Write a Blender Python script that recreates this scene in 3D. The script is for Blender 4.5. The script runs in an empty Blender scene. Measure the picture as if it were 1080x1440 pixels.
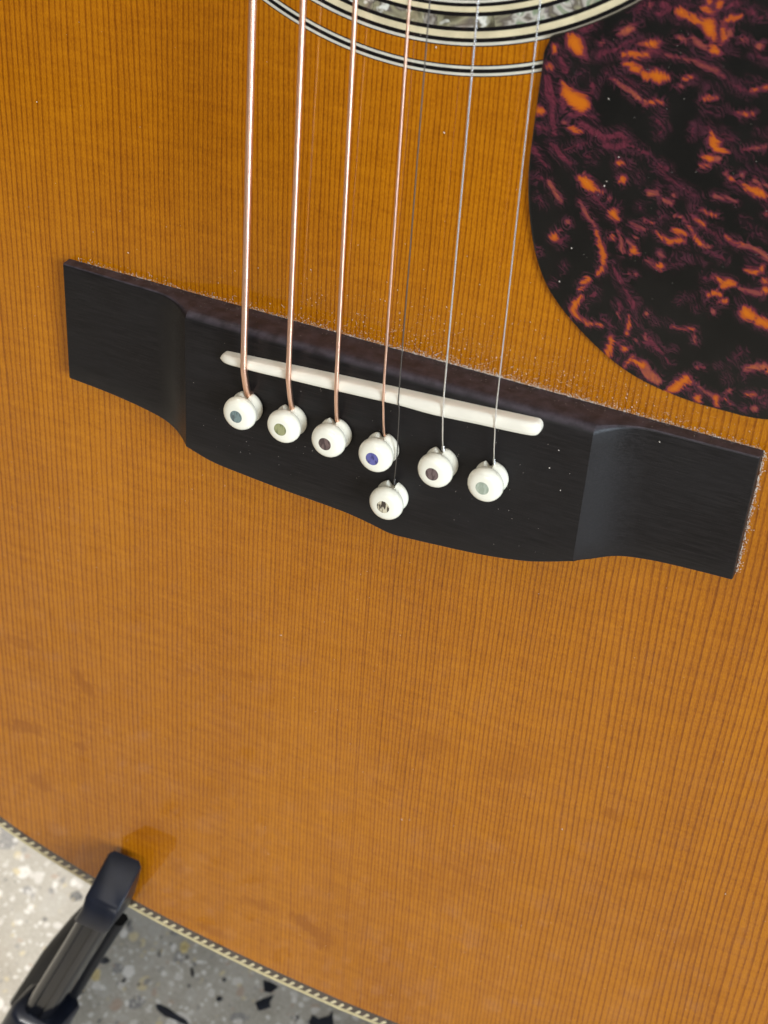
import bpy, math, random
import numpy as np
from mathutils import Matrix, Vector

# ------------------------------------------------------------------ frame of the guitar
# guitar coordinates in millimetres: u across the strings, v towards the neck, w out of the top
# (origin: middle of the bridge's front edge on the top). The guitar leans back on its stand.
MM = 0.001
LEAN = math.radians(18.0)
TAIL_V = -204.5
TAIL_Z = 0.098                      # height of the tail edge above the floor
G_ROT = Matrix.Rotation(math.pi / 2 - LEAN, 4, 'X')
G_LOC = Vector((0.0, 0.0, TAIL_Z))
G = Matrix.Translation(G_LOC) @ G_ROT @ Matrix.Translation((0, -TAIL_V * MM, 0))

def gw(u, v, w):
    return G @ Vector((u * MM, v * MM, w * MM))

scene = bpy.context.scene
COL = scene.collection

# ------------------------------------------------------------------ camera
cam_d = bpy.data.cameras.new('camera')
cam = bpy.data.objects.new('camera', cam_d)
COL.objects.link(cam)
CR = [(0.9051, 0.0638, -0.4205), (-0.2835, 0.8274, -0.4848), (0.3169, 0.5580, 0.7669)]   # right, up, back
CC = (107.095, 146.68, 255.738)
cm = Matrix.Identity(4)
for c in range(3):
    for r in range(3):
        cm[r][c] = CR[c][r]
    cm[c][3] = CC[c] * MM
cam.matrix_world = G @ cm
cam_d.sensor_fit = 'AUTO'
cam_d.sensor_width = 36.0
cam_d.lens = 2191.9 / 1440 * 36.0
cam_d.clip_start = 0.01
cam_d.clip_end = 50.0
cam_d.dof.use_dof = True
cam_d.dof.focus_distance = 0.318
cam_d.dof.aperture_fstop = 27.0
scene.camera = cam

# ------------------------------------------------------------------ light: indoor ceiling panels, a cool doorway and an added front fill
world = bpy.data.worlds.new('World')
scene.world = world
world.use_nodes = True
bg = world.node_tree.nodes['Background']
bg.inputs['Color'].default_value = (0.86, 0.93, 1.0, 1)
bg.inputs['Strength'].default_value = 0.06

def area(name, loc, target, sx, sy, power, color, spread=180):
    d = bpy.data.lights.new(name, 'AREA')
    d.shape = 'RECTANGLE'; d.size = sx; d.size_y = sy
    d.energy = power; d.color = color; d.spread = math.radians(spread)
    o = bpy.data.objects.new(name, d); COL.objects.link(o)
    o.location = loc
    o.rotation_euler = (Vector(target) - Vector(loc)).to_track_quat('-Z', 'Y').to_euler()
    return o
area('window_light', (-1.06, 0.84, 2.2), (-0.15, -0.02, 0.0), 0.16, 0.16, 88, (1.0, 0.97, 0.93))
area('front_fill', (0.3, -3.0, 2.1), (0, 0, 0.3), 2.2, 1.2, 8.0, (1.0, 0.97, 0.93), 70)  # unseen fill lamp, added in front to light the guitar's face
area('ceiling_panel', (0.15, -0.35, 2.6), (0, 0.0, 0.2), 2.0, 1.4, 20, (1.0, 0.95, 0.90))
area('doorway', (1.9, -1.0, 0.9), (0, 0, 0.25), 0.8, 1.4, 25, (0.74, 0.86, 1.0), 100)
vs = scene.view_settings
vs.view_transform = 'Standard'; vs.look = 'None'; vs.gamma = 1.0; vs.use_curve_mapping = False
vs.exposure = 0.0

# ------------------------------------------------------------------ node helpers
class NT:
    def __init__(self, name):
        self.m = bpy.data.materials.new(name); self.m.use_nodes = True
        self.t = self.m.node_tree; self.n = self.t.nodes; self.l = self.t.links
        self.b = self.n['Principled BSDF']
    def put(self, sock, v):
        if hasattr(v, 'is_output'):
            self.l.new(v, sock)
        elif isinstance(v, (tuple, list)) and len(v) == 3 and sock.type == 'RGBA':
            sock.default_value = (*v, 1)
        else:
            sock.default_value = v
    def set(self, **kw):
        for k, v in kw.items():
            self.put(self.b.inputs[k.replace('_', ' ')], v)
    def math(self, op, a, b=None, clamp=False):
        n = self.n.new('ShaderNodeMath'); n.operation = op; n.use_clamp = clamp
        self.put(n.inputs[0], a)
        if b is not None: self.put(n.inputs[1], b)
        return n.outputs[0]
    def obj(self):
        return self.n.new('ShaderNodeTexCoord').outputs['Object']
    def sep(self, v):
        n = self.n.new('ShaderNodeSeparateXYZ'); self.put(n.inputs[0], v); return n.outputs
    def comb(self, x, y, z=0.0):
        n = self.n.new('ShaderNodeCombineXYZ')
        for i, a in enumerate((x, y, z)): self.put(n.inputs[i], a)
        return n.outputs[0]
    def mapping(self, v, loc=(0, 0, 0), rot=(0, 0, 0), sc=(1, 1, 1), kind='POINT'):
        n = self.n.new('ShaderNodeMapping'); n.vector_type = kind; self.put(n.inputs[0], v)
        n.inputs[1].default_value = loc; n.inputs[2].default_value = rot; n.inputs[3].default_value = sc
        return n.outputs[0]
    def noise(self, v, scale=1.0, detail=2.0, rough=0.5, dist=0.0, out=0):
        n = self.n.new('ShaderNodeTexNoise'); self.put(n.inputs['Vector'], v)
        n.inputs['Scale'].default_value = scale; n.inputs['Detail'].default_value = detail
        n.inputs['Roughness'].default_value = rough; n.inputs['Distortion'].default_value = dist
        return n.outputs[out]
    def voro(self, v, scale, feature='F1', rnd=1.0):
        n = self.n.new('ShaderNodeTexVoronoi'); n.feature = feature; self.put(n.inputs['Vector'], v)
        n.inputs['Scale'].default_value = scale; n.inputs['Randomness'].default_value = rnd
        return n.outputs
    def white(self, v):
        n = self.n.new('ShaderNodeTexWhiteNoise'); n.noise_dimensions = '1D'; self.put(n.inputs['W'], v); return n.outputs['Value']
    def rng(self, v, a, b, c=0.0, d=1.0, smooth=True):
        n = self.n.new('ShaderNodeMapRange'); n.interpolation_type = 'SMOOTHSTEP' if smooth else 'LINEAR'
        for i, x in enumerate((v, a, b, c, d)): self.put(n.inputs[i], x)
        return n.outputs[0]
    def mix(self, f, a, b, kind='MIX'):
        n = self.n.new('ShaderNodeMix'); n.data_type = 'RGBA'; n.blend_type = kind
        self.put(n.inputs[0], f); self.put(n.inputs[6], a); self.put(n.inputs[7], b)
        return n.outputs[2]
    def ramp(self, f, stops):
        n = self.n.new('ShaderNodeValToRGB'); self.put(n.inputs[0], f)
        e = n.color_ramp.elements
        while len(e) < len(stops): e.new(0.5)
        for i, (p, c) in enumerate(stops): e[i].position = p; e[i].color = (*c, 1)
        return n.outputs[0]
    def attr(self, name):
        n = self.n.new('ShaderNodeAttribute'); n.attribute_name = name; return n.outputs['Fac']
    def bump(self, h, strength=0.3, dist=0.0002):
        n = self.n.new('ShaderNodeBump'); n.inputs['Strength'].default_value = strength
        n.inputs['Distance'].default_value = dist; self.put(n.inputs['Height'], h)
        return n.outputs[0]

def srgb(r, g, b):
    f = lambda c: (c / 255 / 12.92) if c / 255 <= 0.04045 else ((c / 255 + 0.055) / 1.055) ** 2.4
    return (f(r), f(g), f(b))

# ------------------------------------------------------------------ materials
SMUDGES = [  # u, v, half length, half width, angle(deg), strength: hand marks wiped into the thin dust film
    (-78.9, -120.9, 6, 2.2, -48, .9), (-99.1, -144.4, 8, 2.6, 12, 1.0), (-80.7, -143.5, 3.6, 1.8, 20, .8), (-95.8, -163.6, 4.5, 3.2, 0, .8),
    (-31.5, -98.5, 5, 1.4, 5, .6), (-11.9, -176.4, 5.5, 3.2, -25, 1.0), (-6.5, -179.6, 3, 5, -30, .8), (-40.1, -194.5, 6, 2.0, 0, .7),
    (-27.0, -176.1, 7, 2.2, 10, .6), (-51.3, -174.8, 3, 2, 0, .6), (18.3, -98.3, 6, 3.5, 30, .5), (61.9, -100.3, 3, 2, 0, .7),
    (70.9, -115.0, 3, 2, 10, .7), (-48.4, -104.3, 3.5, 1.6, 15, .5), (-97.9, -115.0, 7, 2.0, 5, .6), (40, -95, 14, 5, 40, .35), (85, -130, 5, 3, 60, .5),
    (-60, -165, 8, 5, 40, .5), (25, -140, 16, 7, 50, .3)]

def mat_spruce():
    s = NT('aged_spruce')
    mm = s.mapping(s.obj(), sc=(1000, 1000, 1000))
    x, y, z = s.sep(mm)
    wob = s.noise(s.comb(s.math('MULTIPLY', x, .03), s.math('MULTIPLY', y, .005)), 1, 2)
    wob2 = s.noise(s.comb(s.math('MULTIPLY', x, .4), s.math('MULTIPLY', y, .07)), 1, 2)
    xx = s.math('ADD', x, s.math('MULTIPLY', s.math('SUBTRACT', wob, .5), 6.0))
    xx = s.math('ADD', xx, s.math('MULTIPLY', s.math('SUBTRACT', wob2, .5), .5))
    ph = s.math('MULTIPLY', s.math('LOGARITHM', s.math('ADD', s.math('DIVIDE', s.math('ABSOLUTE', xx), 150.0), 1.0), math.e), 165.0)
    irr = s.noise(s.comb(s.math('MULTIPLY', ph, .33), 0.0), 1, 2)
    ph = s.math('ADD', ph, s.math('MULTIPLY', irr, .8))
    fr = s.math('FRACT', ph); cell = s.math('FLOOR', ph)
    amp = s.rng(s.white(cell), 0, 1, .7, 1.0, False)
    up = s.rng(fr, .48, .84); dn = s.rng(fr, .88, 1.0, 1.0, 0.0)
    line = s.math('MULTIPLY', s.math('MULTIPLY', up, dn), amp)
    tone = s.rng(s.white(s.math('ADD', cell, 37.0)), 0, 1, -.5, .5, False)
    fib = s.noise(s.comb(s.math('MULTIPLY', x, 5.0), s.math('MULTIPLY', y, .25)), 1, 3, .6)
    pore = s.noise(s.comb(s.math('MULTIPLY', x, 4.5), s.math('MULTIPLY', y, 1.5)), 1, 2, .6)
    silk = s.noise(s.comb(s.math('MULTIPLY', x, .10), s.math('MULTIPLY', y, .55)), 1, 3, .6)
    blot = s.noise(s.comb(s.math('MULTIPLY', x, .018), s.math('MULTIPLY', y, .010)), 1, 3, .55)
    f = s.math('ADD', s.math('MULTIPLY', line, .42), s.math('MULTIPLY', s.math('SUBTRACT', fib, .5), .55))
    f = s.math('ADD', f, s.math('MULTIPLY', s.math('SUBTRACT', pore, .5), .75))
    f = s.math('ADD', f, s.math('MULTIPLY', s.math('SUBTRACT', silk, .5), .38))
    f = s.math('ADD', f, s.math('MULTIPLY', tone, .08))
    f = s.math('ADD', f, s.math('MULTIPLY', s.math('SUBTRACT', blot, .5), .46))
    f = s.math('ADD', f, .27)
    col = s.ramp(f, [(0.0, WOOD[0]), (.30, WOOD[1]), (.62, WOOD[2]), (1.0, WOOD[3])])
    # thin film of dust and painted haze on the lacquer, wiped off where hands touched it
    wd = s.math('ADD', s.attr('wipe_d'), s.math('MULTIPLY', s.math('SUBTRACT', s.noise(mm, .45, 3, .6), .5), 1.5))
    wipe = s.math('MULTIPLY', s.rng(wd, .55, 1.15, 1.0, 0.0), s.attr('wipe_s'))
    film = s.noise(s.comb(s.math('MULTIPLY', x, .03), s.math('MULTIPLY', y, .03)), 1, 4, .6)
    film = s.math('MULTIPLY', s.rng(film, .25, .75, .5, 1.5), s.rng(y, 20, -150, .001, .005))  # haze of the reflected floor put into the colour, denser towards the tail
    film = s.math('MULTIPLY', film, s.math('SUBTRACT', 1.0, wipe))
    col = s.mix(film, col, (.66, .50, .36))
    col = s.mix(s.math('MULTIPLY', wipe, .62), col, (.235, .064, .0004))
    s.set(Base_Color=col, Roughness=.42, IOR=1.45, Coat_Weight=.78, Coat_IOR=1.5)
    s.b.inputs['Specular IOR Level'].default_value = .08
    cr = s.math('ADD', s.rng(s.noise(mm, .05, 3), .3, .7, .03, .05), s.math('MULTIPLY', wipe, .08))
    s.put(s.b.inputs['Coat Roughness'], cr)
    return s.m
WOOD = [(.475, .168, .0022), (.365, .118, .0010), (.235, .064, .0004), (.12, .027, .0002)]

def mat_ebony():
    s = NT('ebony')
    mm = s.mapping(s.obj(), sc=(1000, 1000, 1000))
    g = s.noise(s.mapping(mm, sc=(.12, 4.5, 3.0)), 1, 4, .65)
    b = s.noise(mm, .05, 3)
    col = s.mix(s.rng(g, .35, .75), (.0058, .0048, .0045), (.0170, .0135, .0125))
    col = s.mix(s.rng(b, .35, .7, 0, .5), col, (.0115, .0098, .0094))
    dust = s.rng(s.noise(mm, 2.2, 2, .7), .70, .80, 0, .25)
    col = s.mix(dust, col, (.10, .09, .085))
    # dust lies on the faces that look up towards the neck
    nrm = s.n.new('ShaderNodeNewGeometry').outputs['Normal']
    nz = s.sep(nrm)[2]
    fd = s.math('MULTIPLY', s.rng(nz, .55, .95), s.rng(s.noise(mm, .35, 4, .65), .3, .7, .35, 1.0))
    col = s.mix(s.math('MULTIPLY', fd, .8), col, (.072, .056, .064))
    s.set(Base_Color=col, Roughness=s.math('ADD', s.rng(g, .3, .7, .36, .50), s.rng(b, .35, .65, -.06, .06)), IOR=1.5)
    s.b.inputs['Specular IOR Level'].default_value = .24
    return s.m

def mat_plain(name, col, rough=.4, metallic=0.0, coat=0.0, spec=.5, var=0.0, vscale=.4):
    s = NT(name)
    c = col
    if var:
        mm = s.mapping(s.obj(), sc=(1000, 1000, 1000))
        n = s.noise(mm, vscale, 4, .6)
        c = s.mix(s.rng(n, .25, .75), tuple(max(0, k * (1 - var)) for k in col), tuple(min(1, k * (1 + var)) for k in col))
    s.set(Base_Color=c, Roughness=rough, Metallic=metallic, Coat_Weight=coat)
    s.b.inputs['Specular IOR Level'].default_value = spec
    return s.m

def mat_bone(name, a, b, sub=.0, rough=.3):
    s = NT(name)
    mm = s.mapping(s.obj(), sc=(1000, 1000, 1000))
    n = s.noise(s.mapping(mm, sc=(.3, 1.4, 1.4)), 1, 4, .6)
    s.set(Base_Color=s.mix(s.rng(n, .3, .7), a, b), Roughness=rough)
    if sub:
        s.b.inputs['Subsurface Weight'].default_value = sub
        s.b.inputs['Subsurface Radius'].default_value = (.0012, .0009, .0006)
        s.b.inputs['Subsurface Scale'].default_value = 1.0
    return s.m

def mat_tortoise():
    s = NT('tortoise_celluloid')
    mm = s.mapping(s.obj(), sc=(1000, 1000, 1000))
    swv = s.n.new('ShaderNodeVectorMath'); swv.operation = 'MULTIPLY_ADD'
    s.put(swv.inputs[0], s.noise(mm, .13, 1, .5, out=1)); swv.inputs[1].default_value = (10, 10, 0); s.put(swv.inputs[2], mm)
    flow = s.mapping(swv.outputs[0], rot=(0, 0, math.radians(-33)), sc=(2.6, .62, 1), kind='TEXTURE')
    w1 = s.noise(flow, .8, 4, .62); w2 = s.noise(s.mapping(flow, loc=(31, 7, 3)), 2.0, 4, .68)
    jit = s.math('ADD', s.math('MULTIPLY', s.math('SUBTRACT', w1, .42), 1.8), s.math('MULTIPLY', s.math('SUBTRACT', w2, .45), 2.3))
    dO = s.math('ADD', s.attr('d_orange'), jit)
    dM = s.math('ADD', s.attr('d_mixed'), jit)
    dP = s.math('ADD', s.attr('d_purple'), jit)
    near = s.attr('near')
    # fine wisps between the larger flames
    wv = s.n.new('ShaderNodeVectorMath'); wv.operation = 'MULTIPLY_ADD'
    s.put(wv.inputs[0], s.noise(mm, .16, 2, .5, out=1)); wv.inputs[1].default_value = (9, 9, 0); s.put(wv.inputs[2], mm)
    fl2 = s.mapping(wv.outputs[0], rot=(0, 0, math.radians(-33)), sc=(5.0, .85, 1), kind='TEXTURE')
    def ridge(loc, sc, wd):
        n = s.noise(s.mapping(fl2, loc=loc), sc, 3, .6)
        return s.rng(s.math('ABSOLUTE', s.math('SUBTRACT', n, .5)), 0.0, wd, 1.0, 0.0)
    r1 = ridge((0, 0, 0), 1.0, .030); r2 = ridge((13, 5, 2), .55, .022)
    wisp = s.math('MULTIPLY', s.math('MAXIMUM', r1, r2), s.rng(near, .50, 1.0, .0, 1.0))
    black = s.mix(s.rng(s.noise(mm, .12, 2), .3, .7), (.0060, .0054, .0044), (.0085, .0074, .0062))
    purple = s.mix(s.rng(w2, .3, .7), (.065, .011, .020), (.165, .027, .042))
    mixed = s.mix(s.rng(w1, .35, .65), (.20, .045, .036), (.36, .088, .026))
    orange = s.mix(s.rng(s.math('ADD', s.attr('d_orange'), s.math('MULTIPLY', jit, .6)), -1.1, .05), (.47, .118, .005), (.30, .052, .012))
    col = s.mix(s.math('MULTIPLY', wisp, .8), black, s.mix(s.rng(w1, .4, .6), (.060, .015, .026), (.11, .026, .040)))
    col = s.mix(s.rng(s.attr('d_purple'), -.1, .9, .35, 0), col, (.026, .009, .013))
    col = s.mix(s.math('MULTIPLY', s.rng(dP, -.25, .0, .9, 0), s.rng(w2, .42, .53, .4, 1.0)), col, purple)
    col = s.mix(s.rng(dM, .12, .36, .80, 0), col, purple)
    col = s.mix(s.rng(dO, .22, .48, .85, 0), col, purple)
    col = s.mix(s.math('MULTIPLY', s.rng(dM, -.12, .06, .9, 0), s.rng(w2, .40, .50, .45, 1.0)), col, mixed)
    col = s.mix(s.rng(dO, -.10, .05, 1, 0), col, orange)
    s.set(Base_Color=col, Roughness=.22, IOR=1.5)
    return s.m

def mat_abalone():
    s = NT('abalone')
    mm = s.mapping(s.obj(), sc=(1000, 1000, 1000))
    n1 = s.noise(mm, .22, 2, .5, .8); n2 = s.noise(s.mapping(mm, loc=(9, 4, 2)), .38, 2, .5, .5)
    info = s.n.new('ShaderNodeObjectInfo').outputs['Random']
    a = s.math('ADD', s.math('MULTIPLY', n1, .85), s.math('MULTIPLY', s.math('SUBTRACT', info, .5), .22))
    col = s.ramp(a, [(.22, (.10, .085, .05)), (.36, (.36, .33, .20)), (.46, (.16, .13, .10)), (.54, (.60, .55, .46)), (.62, (.24, .30, .18)), (.74, (.72, .58, .44))])
    col = s.mix(s.rng(n2, .57, .68), col, (.88, .86, .74))
    col = s.mix(s.rng(n2, .25, .38, .6, 0), col, (.17, .12, .15))
    s.set(Base_Color=col, Roughness=.18, Metallic=.25, Coat_Weight=1.0, Coat_Roughness=.08)
    return s.m

def mat_dot(c1, c2, k):
    s = NT('pearl_dot')
    mm = s.mapping(s.obj(), loc=(k * 7.3, k * 3.1, 0), sc=(1000, 1000, 1000))
    n = s.noise(s.mapping(mm, rot=(0, 0, .6), sc=(1.6, .5, 1)), 1, 2, .5)
    s.set(Base_Color=s.mix(s.rng(n, .40, .55), c1, c2), Roughness=.2, Metallic=.3, Coat_Weight=1.0, Coat_Roughness=.06)
    return s.m

def mat_wound():
    s = NT('phosphor_bronze_winding')
    s.set(Base_Color=(.98, .62, .46), Metallic=1.0, Roughness=.29)
    return s.m

def mat_rosewood():
    s = NT('rosewood')
    mm = s.mapping(s.obj(), sc=(1000, 1000, 1000))
    g = s.noise(s.mapping(mm, sc=(.5, .5, .04)), 1, 5, .6, 1.0)
    s.set(Base_Color=s.mix(s.rng(g, .3, .7), (.028, .010, .006), (.10, .036, .020)), Roughness=.4, Coat_Weight=1.0, Coat_Roughness=.08)
    return s.m

def mat_terrazzo():
    s = NT('terrazzo')
    mm = s.mapping(s.obj(), sc=(1000, 1000, 1000))
    wrp = s.n.new('ShaderNodeVectorMath'); wrp.operation = 'MULTIPLY_ADD'
    s.put(wrp.inputs[0], s.noise(mm, .12, 3, .6, out=1)); wrp.inputs[1].default_value = (5, 5, 0); s.put(wrp.inputs[2], mm)
    n = s.noise(mm, .05, 5, .65)
    col = s.mix(s.rng(n, .3, .7), (.245, .218, .170), (.34, .305, .248))
    for sc, th, seed, amt in ((.055, .32, 0, .9), (.10, .36, 17, .9), (.17, .40, 41, .9), (.30, .42, 57, .85), (.55, .42, 73, .7)):
        v = s.voro(s.mapping(wrp.outputs[0], loc=(seed, seed * 1.7, 0)), sc)
        c = s.sep(v['Color'])
        chip = s.ramp(c[0], [(0.0, (.48, .44, .385)), (.30, (.58, .54, .48)), (.52, (.33, .30, .25)), (.64, (.45, .36, .20)), (.74, (.30, .21, .15)), (.82, (.16, .15, .14)), (.95, (.03, .03, .032))])
        chip.node.color_ramp.interpolation = 'CONSTANT'
        rad = s.rng(c[1], 0, 1, th * .45, th * 1.25, False)
        k = s.math('MULTIPLY', s.rng(s.math('SUBTRACT', rad, v['Distance']), 0.0, .05), amt)
        k = s.math('MULTIPLY', k, s.math('GREATER_THAN', c[2], .35))
        col = s.mix(k, col, chip)
    fine = s.noise(mm, .9, 3, .7)
    col = s.mix(s.rng(fine, .35, .7, 0, .28), col, (.55, .51, .43))
    s.set(Base_Color=col, Roughness=s.rng(n, .3, .7, .5, .65))
    s.b.inputs['Specular IOR Level'].default_value = .3
    return s.m

M = {
    'spruce': mat_spruce(), 'ebony': mat_ebony(), 'tortoise': mat_tortoise(), 'abalone': mat_abalone(),
    'bone': mat_plain('bone', (.76, .70, .57), .30, var=.06, vscale=.12),
    'pin': mat_plain('cream_plastic', (.77, .72, .58), .13, var=.03, vscale=.1),
    'white_line': mat_plain('white_line', (.58, .54, .43), .35, var=.10, vscale=.25, coat=1.0),
    'cream_line': mat_plain('cream_line', (.62, .53, .33), .35, var=.14, vscale=.2, coat=1.0),
    'black_line': mat_plain('black_line', (.004, .003, .003), .35, coat=.5, spec=.2),
    'binding': mat_plain('ivory_binding', (.52, .43, .22), .35, var=.15, coat=1.0),
    'herring_dark': mat_plain('herringbone_dark', (.035, .018, .010), .4, var=.4, coat=1.0),
    'herring_light': mat_plain('herringbone_light', (.60, .50, .29), .4, var=.2, vscale=.3, coat=1.0),
    'wound': mat_wound(),
    'steel': mat_plain('plain_steel', (.95, .94, .92), .26, 1.0),
    'dark_steel': mat_plain('tarnished_steel', (.16, .15, .14), .35, 1.0),
    'rosewood': mat_rosewood(),
    'terrazzo': mat_terrazzo(),
    'chip_dark': mat_plain('dark_stone', (.016, .018, .022), .3, var=.5, vscale=.3),
    'chip_yellow': mat_plain('yellow_stone', (.42, .33, .15), .35, var=.3),
    'stand': mat_plain('black_plastic', (.0045, .0048, .0065), .13, var=.2, vscale=.1),
    'matt_black': mat_plain('matt_black_plastic', (.006, .006, .007), .55, var=.3, vscale=.2, spec=.3),
    'rubber': mat_plain('dark_rubber', (.0065, .008, .014), .34, var=.25, vscale=.15, spec=.35),
    'dust': mat_plain('dust', (.55, .48, .40), .9, spec=.2),
    'cedar': mat_plain('unfinished_wood', (.30, .18, .09), .7, var=.2),
}

# ------------------------------------------------------------------ mesh helpers
def link(name, me, mat, parent=None, smooth=None, loc=None):
    o = bpy.data.objects.new(name, me)
    if mat is not None and not me.materials: me.materials.append(mat)
    COL.objects.link(o)
    if parent is not None: o.parent = parent
    if loc is not None: o.location = loc
    if smooth is not None:
        me.polygons.foreach_set('use_smooth', [True] * len(me.polygons))
        me.set_sharp_from_angle(angle=math.radians(smooth))
    return o

def mesh(name, verts, faces, scale=MM):
    me = bpy.data.meshes.new(name)
    me.from_pydata([(a * scale, b * scale, c * scale) for a, b, c in verts], [], faces)
    me.update()
    return me

def loft(rings, closed=True, cap=True):
    """rings: list of equal-length loops of points"""
    n = len(rings[0]); V = [p for r in rings for p in r]; F = []
    for i in range(len(rings) - 1):
        for j in range(n if closed else n - 1):
            a = i * n + j; b = i * n + (j + 1) % n
            F.append((a, b, b + n, a + n))
    if cap and closed:
        F.append(tuple(range(n))[::-1]); F.append(tuple(range((len(rings) - 1) * n, len(rings) * n)))
    return V, F

def tube(path, radii, sides=10):
    path = [Vector(p) for p in path]; rings = []
    up = Vector((1, 0, 0))
    for i, p in enumerate(path):
        t = (path[min(i + 1, len(path) - 1)] - path[max(i - 1, 0)]).normalized()
        n = (up - t * up.dot(t)).normalized(); b = t.cross(n)
        r = radii[i] if hasattr(radii, '__len__') else radii
        rings.append([tuple(p + (n * math.cos(a) + b * math.sin(a)) * r) for a in [2 * math.pi * k / sides for k in range(sides)]])
    return loft(rings)

def catmull(pts, n):
    P = [np.array(p, float) for p in pts]; out = []
    P = [2 * P[0] - P[1]] + P + [2 * P[-1] - P[-2]]
    for i in range(1, len(P) - 2):
        for k in range(n):
            t = k / n; a, b, c, d = P[i - 1:i + 3]
            out.append(.5 * (2 * b + (c - a) * t + (2 * a - 5 * b + 4 * c - d) * t * t + (3 * b - a - 3 * c + d) * t ** 3))
    out.append(P[-2]); return np.array(out)

def resample(P, step):
    d = np.r_[0, np.cumsum(np.linalg.norm(np.diff(P, axis=0), axis=1))]
    n = max(2, int(round(d[-1] / step))); s = np.linspace(0, d[-1], n + 1)
    return np.stack([np.interp(s, d, P[:, k]) for k in range(P.shape[1])], 1)

def tag(o, label, cat, group=None, kind=None):
    if label: o['label'] = label
    if cat: o['category'] = cat
    if group: o['group'] = group
    if kind: o['kind'] = kind
    return o
rnd = random.Random(7)
OFF = (0, -TAIL_V * MM, 0)

# ------------------------------------------------------------------ floor
fl = mesh('floor', [(-4, -4, 0), (4, -4, 0), (4, 4, 0), (-4, 4, 0)], [(0, 1, 2, 3)], 1.0)
floor = link('floor', fl, M['terrazzo']); tag(floor, 'polished grey terrazzo floor with dark stone chips', None, kind='structure')

# ------------------------------------------------------------------ the guitar
guitar = bpy.data.objects.new('acoustic_guitar', None); COL.objects.link(guitar)
guitar.matrix_world = Matrix.Translation(G_LOC) @ G_ROT
guitar.empty_display_size = .05
tag(guitar, 'seven string acoustic guitar with aged amber spruce top and black ebony bridge', 'guitar')
def part(name, vf, mat, parent=None, smooth=None):
    me = mesh(name, vf[0], vf[1])
    return link(name, me, mat, guitar if parent is None else parent, smooth, OFF if parent is None else None)

half = [(0, -204.5), (30, -203.4), (60, -200.4), (85, -195.8), (111, -188.2), (140, -174), (165, -155), (185, -127), (196, -97), (198.5, -70), (195, -40), (183, 0), (165, 45),
        (148, 85), (141, 115), (143, 150), (147, 185), (146, 220), (137, 255), (115, 282), (80, 298), (40, 303), (0, 303.5)]
hc = catmull(half, 12)
# full loop, counter-clockwise: tail -> treble side -> neck -> bass side
loop = np.vstack([hc[:-1], (hc * [-1, 1])[::-1][:-1]])
loop = resample(np.vstack([loop, loop[:1]]), 2.6)[:-1]
NL = len(loop)
tan = np.roll(loop, -1, 0) - np.roll(loop, 1, 0); tan /= np.linalg.norm(tan, axis=1)[:, None]
nin = np.stack([-tan[:, 1], tan[:, 0]], 1)                     # inward normal
def off(d): return loop + nin * d
CV = 127.5; HOLE = 50.0

def strip(d0, d1, w1, w0):
    """closed band round the outline between two insets with rectangular section"""
    a = off(d0); b = off(d1); R = []
    for i in range(NL):
        R.append([(a[i][0], a[i][1], w0), (a[i][0], a[i][1], w1), (b[i][0], b[i][1], w1), (b[i][0], b[i][1], w0)])
    V, F = loft(R + [R[0]], True, False)
    return V, F
# soundboard: an annulus between soundhole and purfling
inn = off(4.1); rings = []
for t, w in [(0, -3.0)] + [(k / 170, 0.0) for k in range(171)] + [(1, -3.0)]:
    r = []
    for i in range(NL):
        d = inn[i] - np.array([0, CV]); a = math.atan2(d[1], d[0])
        c = np.array([HOLE * math.cos(a), CV + HOLE * math.sin(a)])
        p = c * (1 - t) + inn[i] * t; r.append((p[0], p[1], w))
    rings.append(r)
V, F = loft(rings, True, False)
soundboard = part('soundboard', (V, F), M['spruce'])
SV = np.array(V); dmin = np.full(len(SV), 9.0); dst = np.zeros(len(SV))
for (u, v, a, b, ang, st) in SMUDGES:
    c, s_ = math.cos(math.radians(ang)), math.sin(math.radians(ang)); x = SV[:, 0] - u; y = SV[:, 1] - v
    d = np.hypot((x * c + y * s_) / a, (-x * s_ + y * c) / b)
    dst = np.where((d < dmin) & (d < 3), st, dst); dmin = np.minimum(dmin, d)
for nme, arr in (('wipe_d', dmin), ('wipe_s', dst)):
    at = soundboard.data.attributes.new(nme, 'FLOAT', 'POINT'); at.data.foreach_set('value', arr.astype(np.float32))
side_rings = []
for w, d in ((-1.4, .9), (-110, .9)):
    side_rings.append([(p[0], p[1], w) for p in off(d)])
V, F = loft(side_rings, True, False)
part('side', (V, F), M['rosewood'], smooth=40)
n0 = len(loop)
part('back', ([(p[0], p[1], -110) for p in off(.5)] + [(p[0], p[1], -113) for p in off(.5)],
     [tuple(range(n0))] + [tuple(range(n0, 2 * n0))[::-1]] + [(i, (i + 1) % n0, n0 + (i + 1) % n0, n0 + i) for i in range(n0)]), M['rosewood'])
part('binding', strip(0.0, 1.05, 0.0, -6.0), M['binding'], smooth=50)
purfling = part('purfling', strip(1.05, 4.1, -0.03, -2.5), M['herring_dark'], smooth=50)

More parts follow.
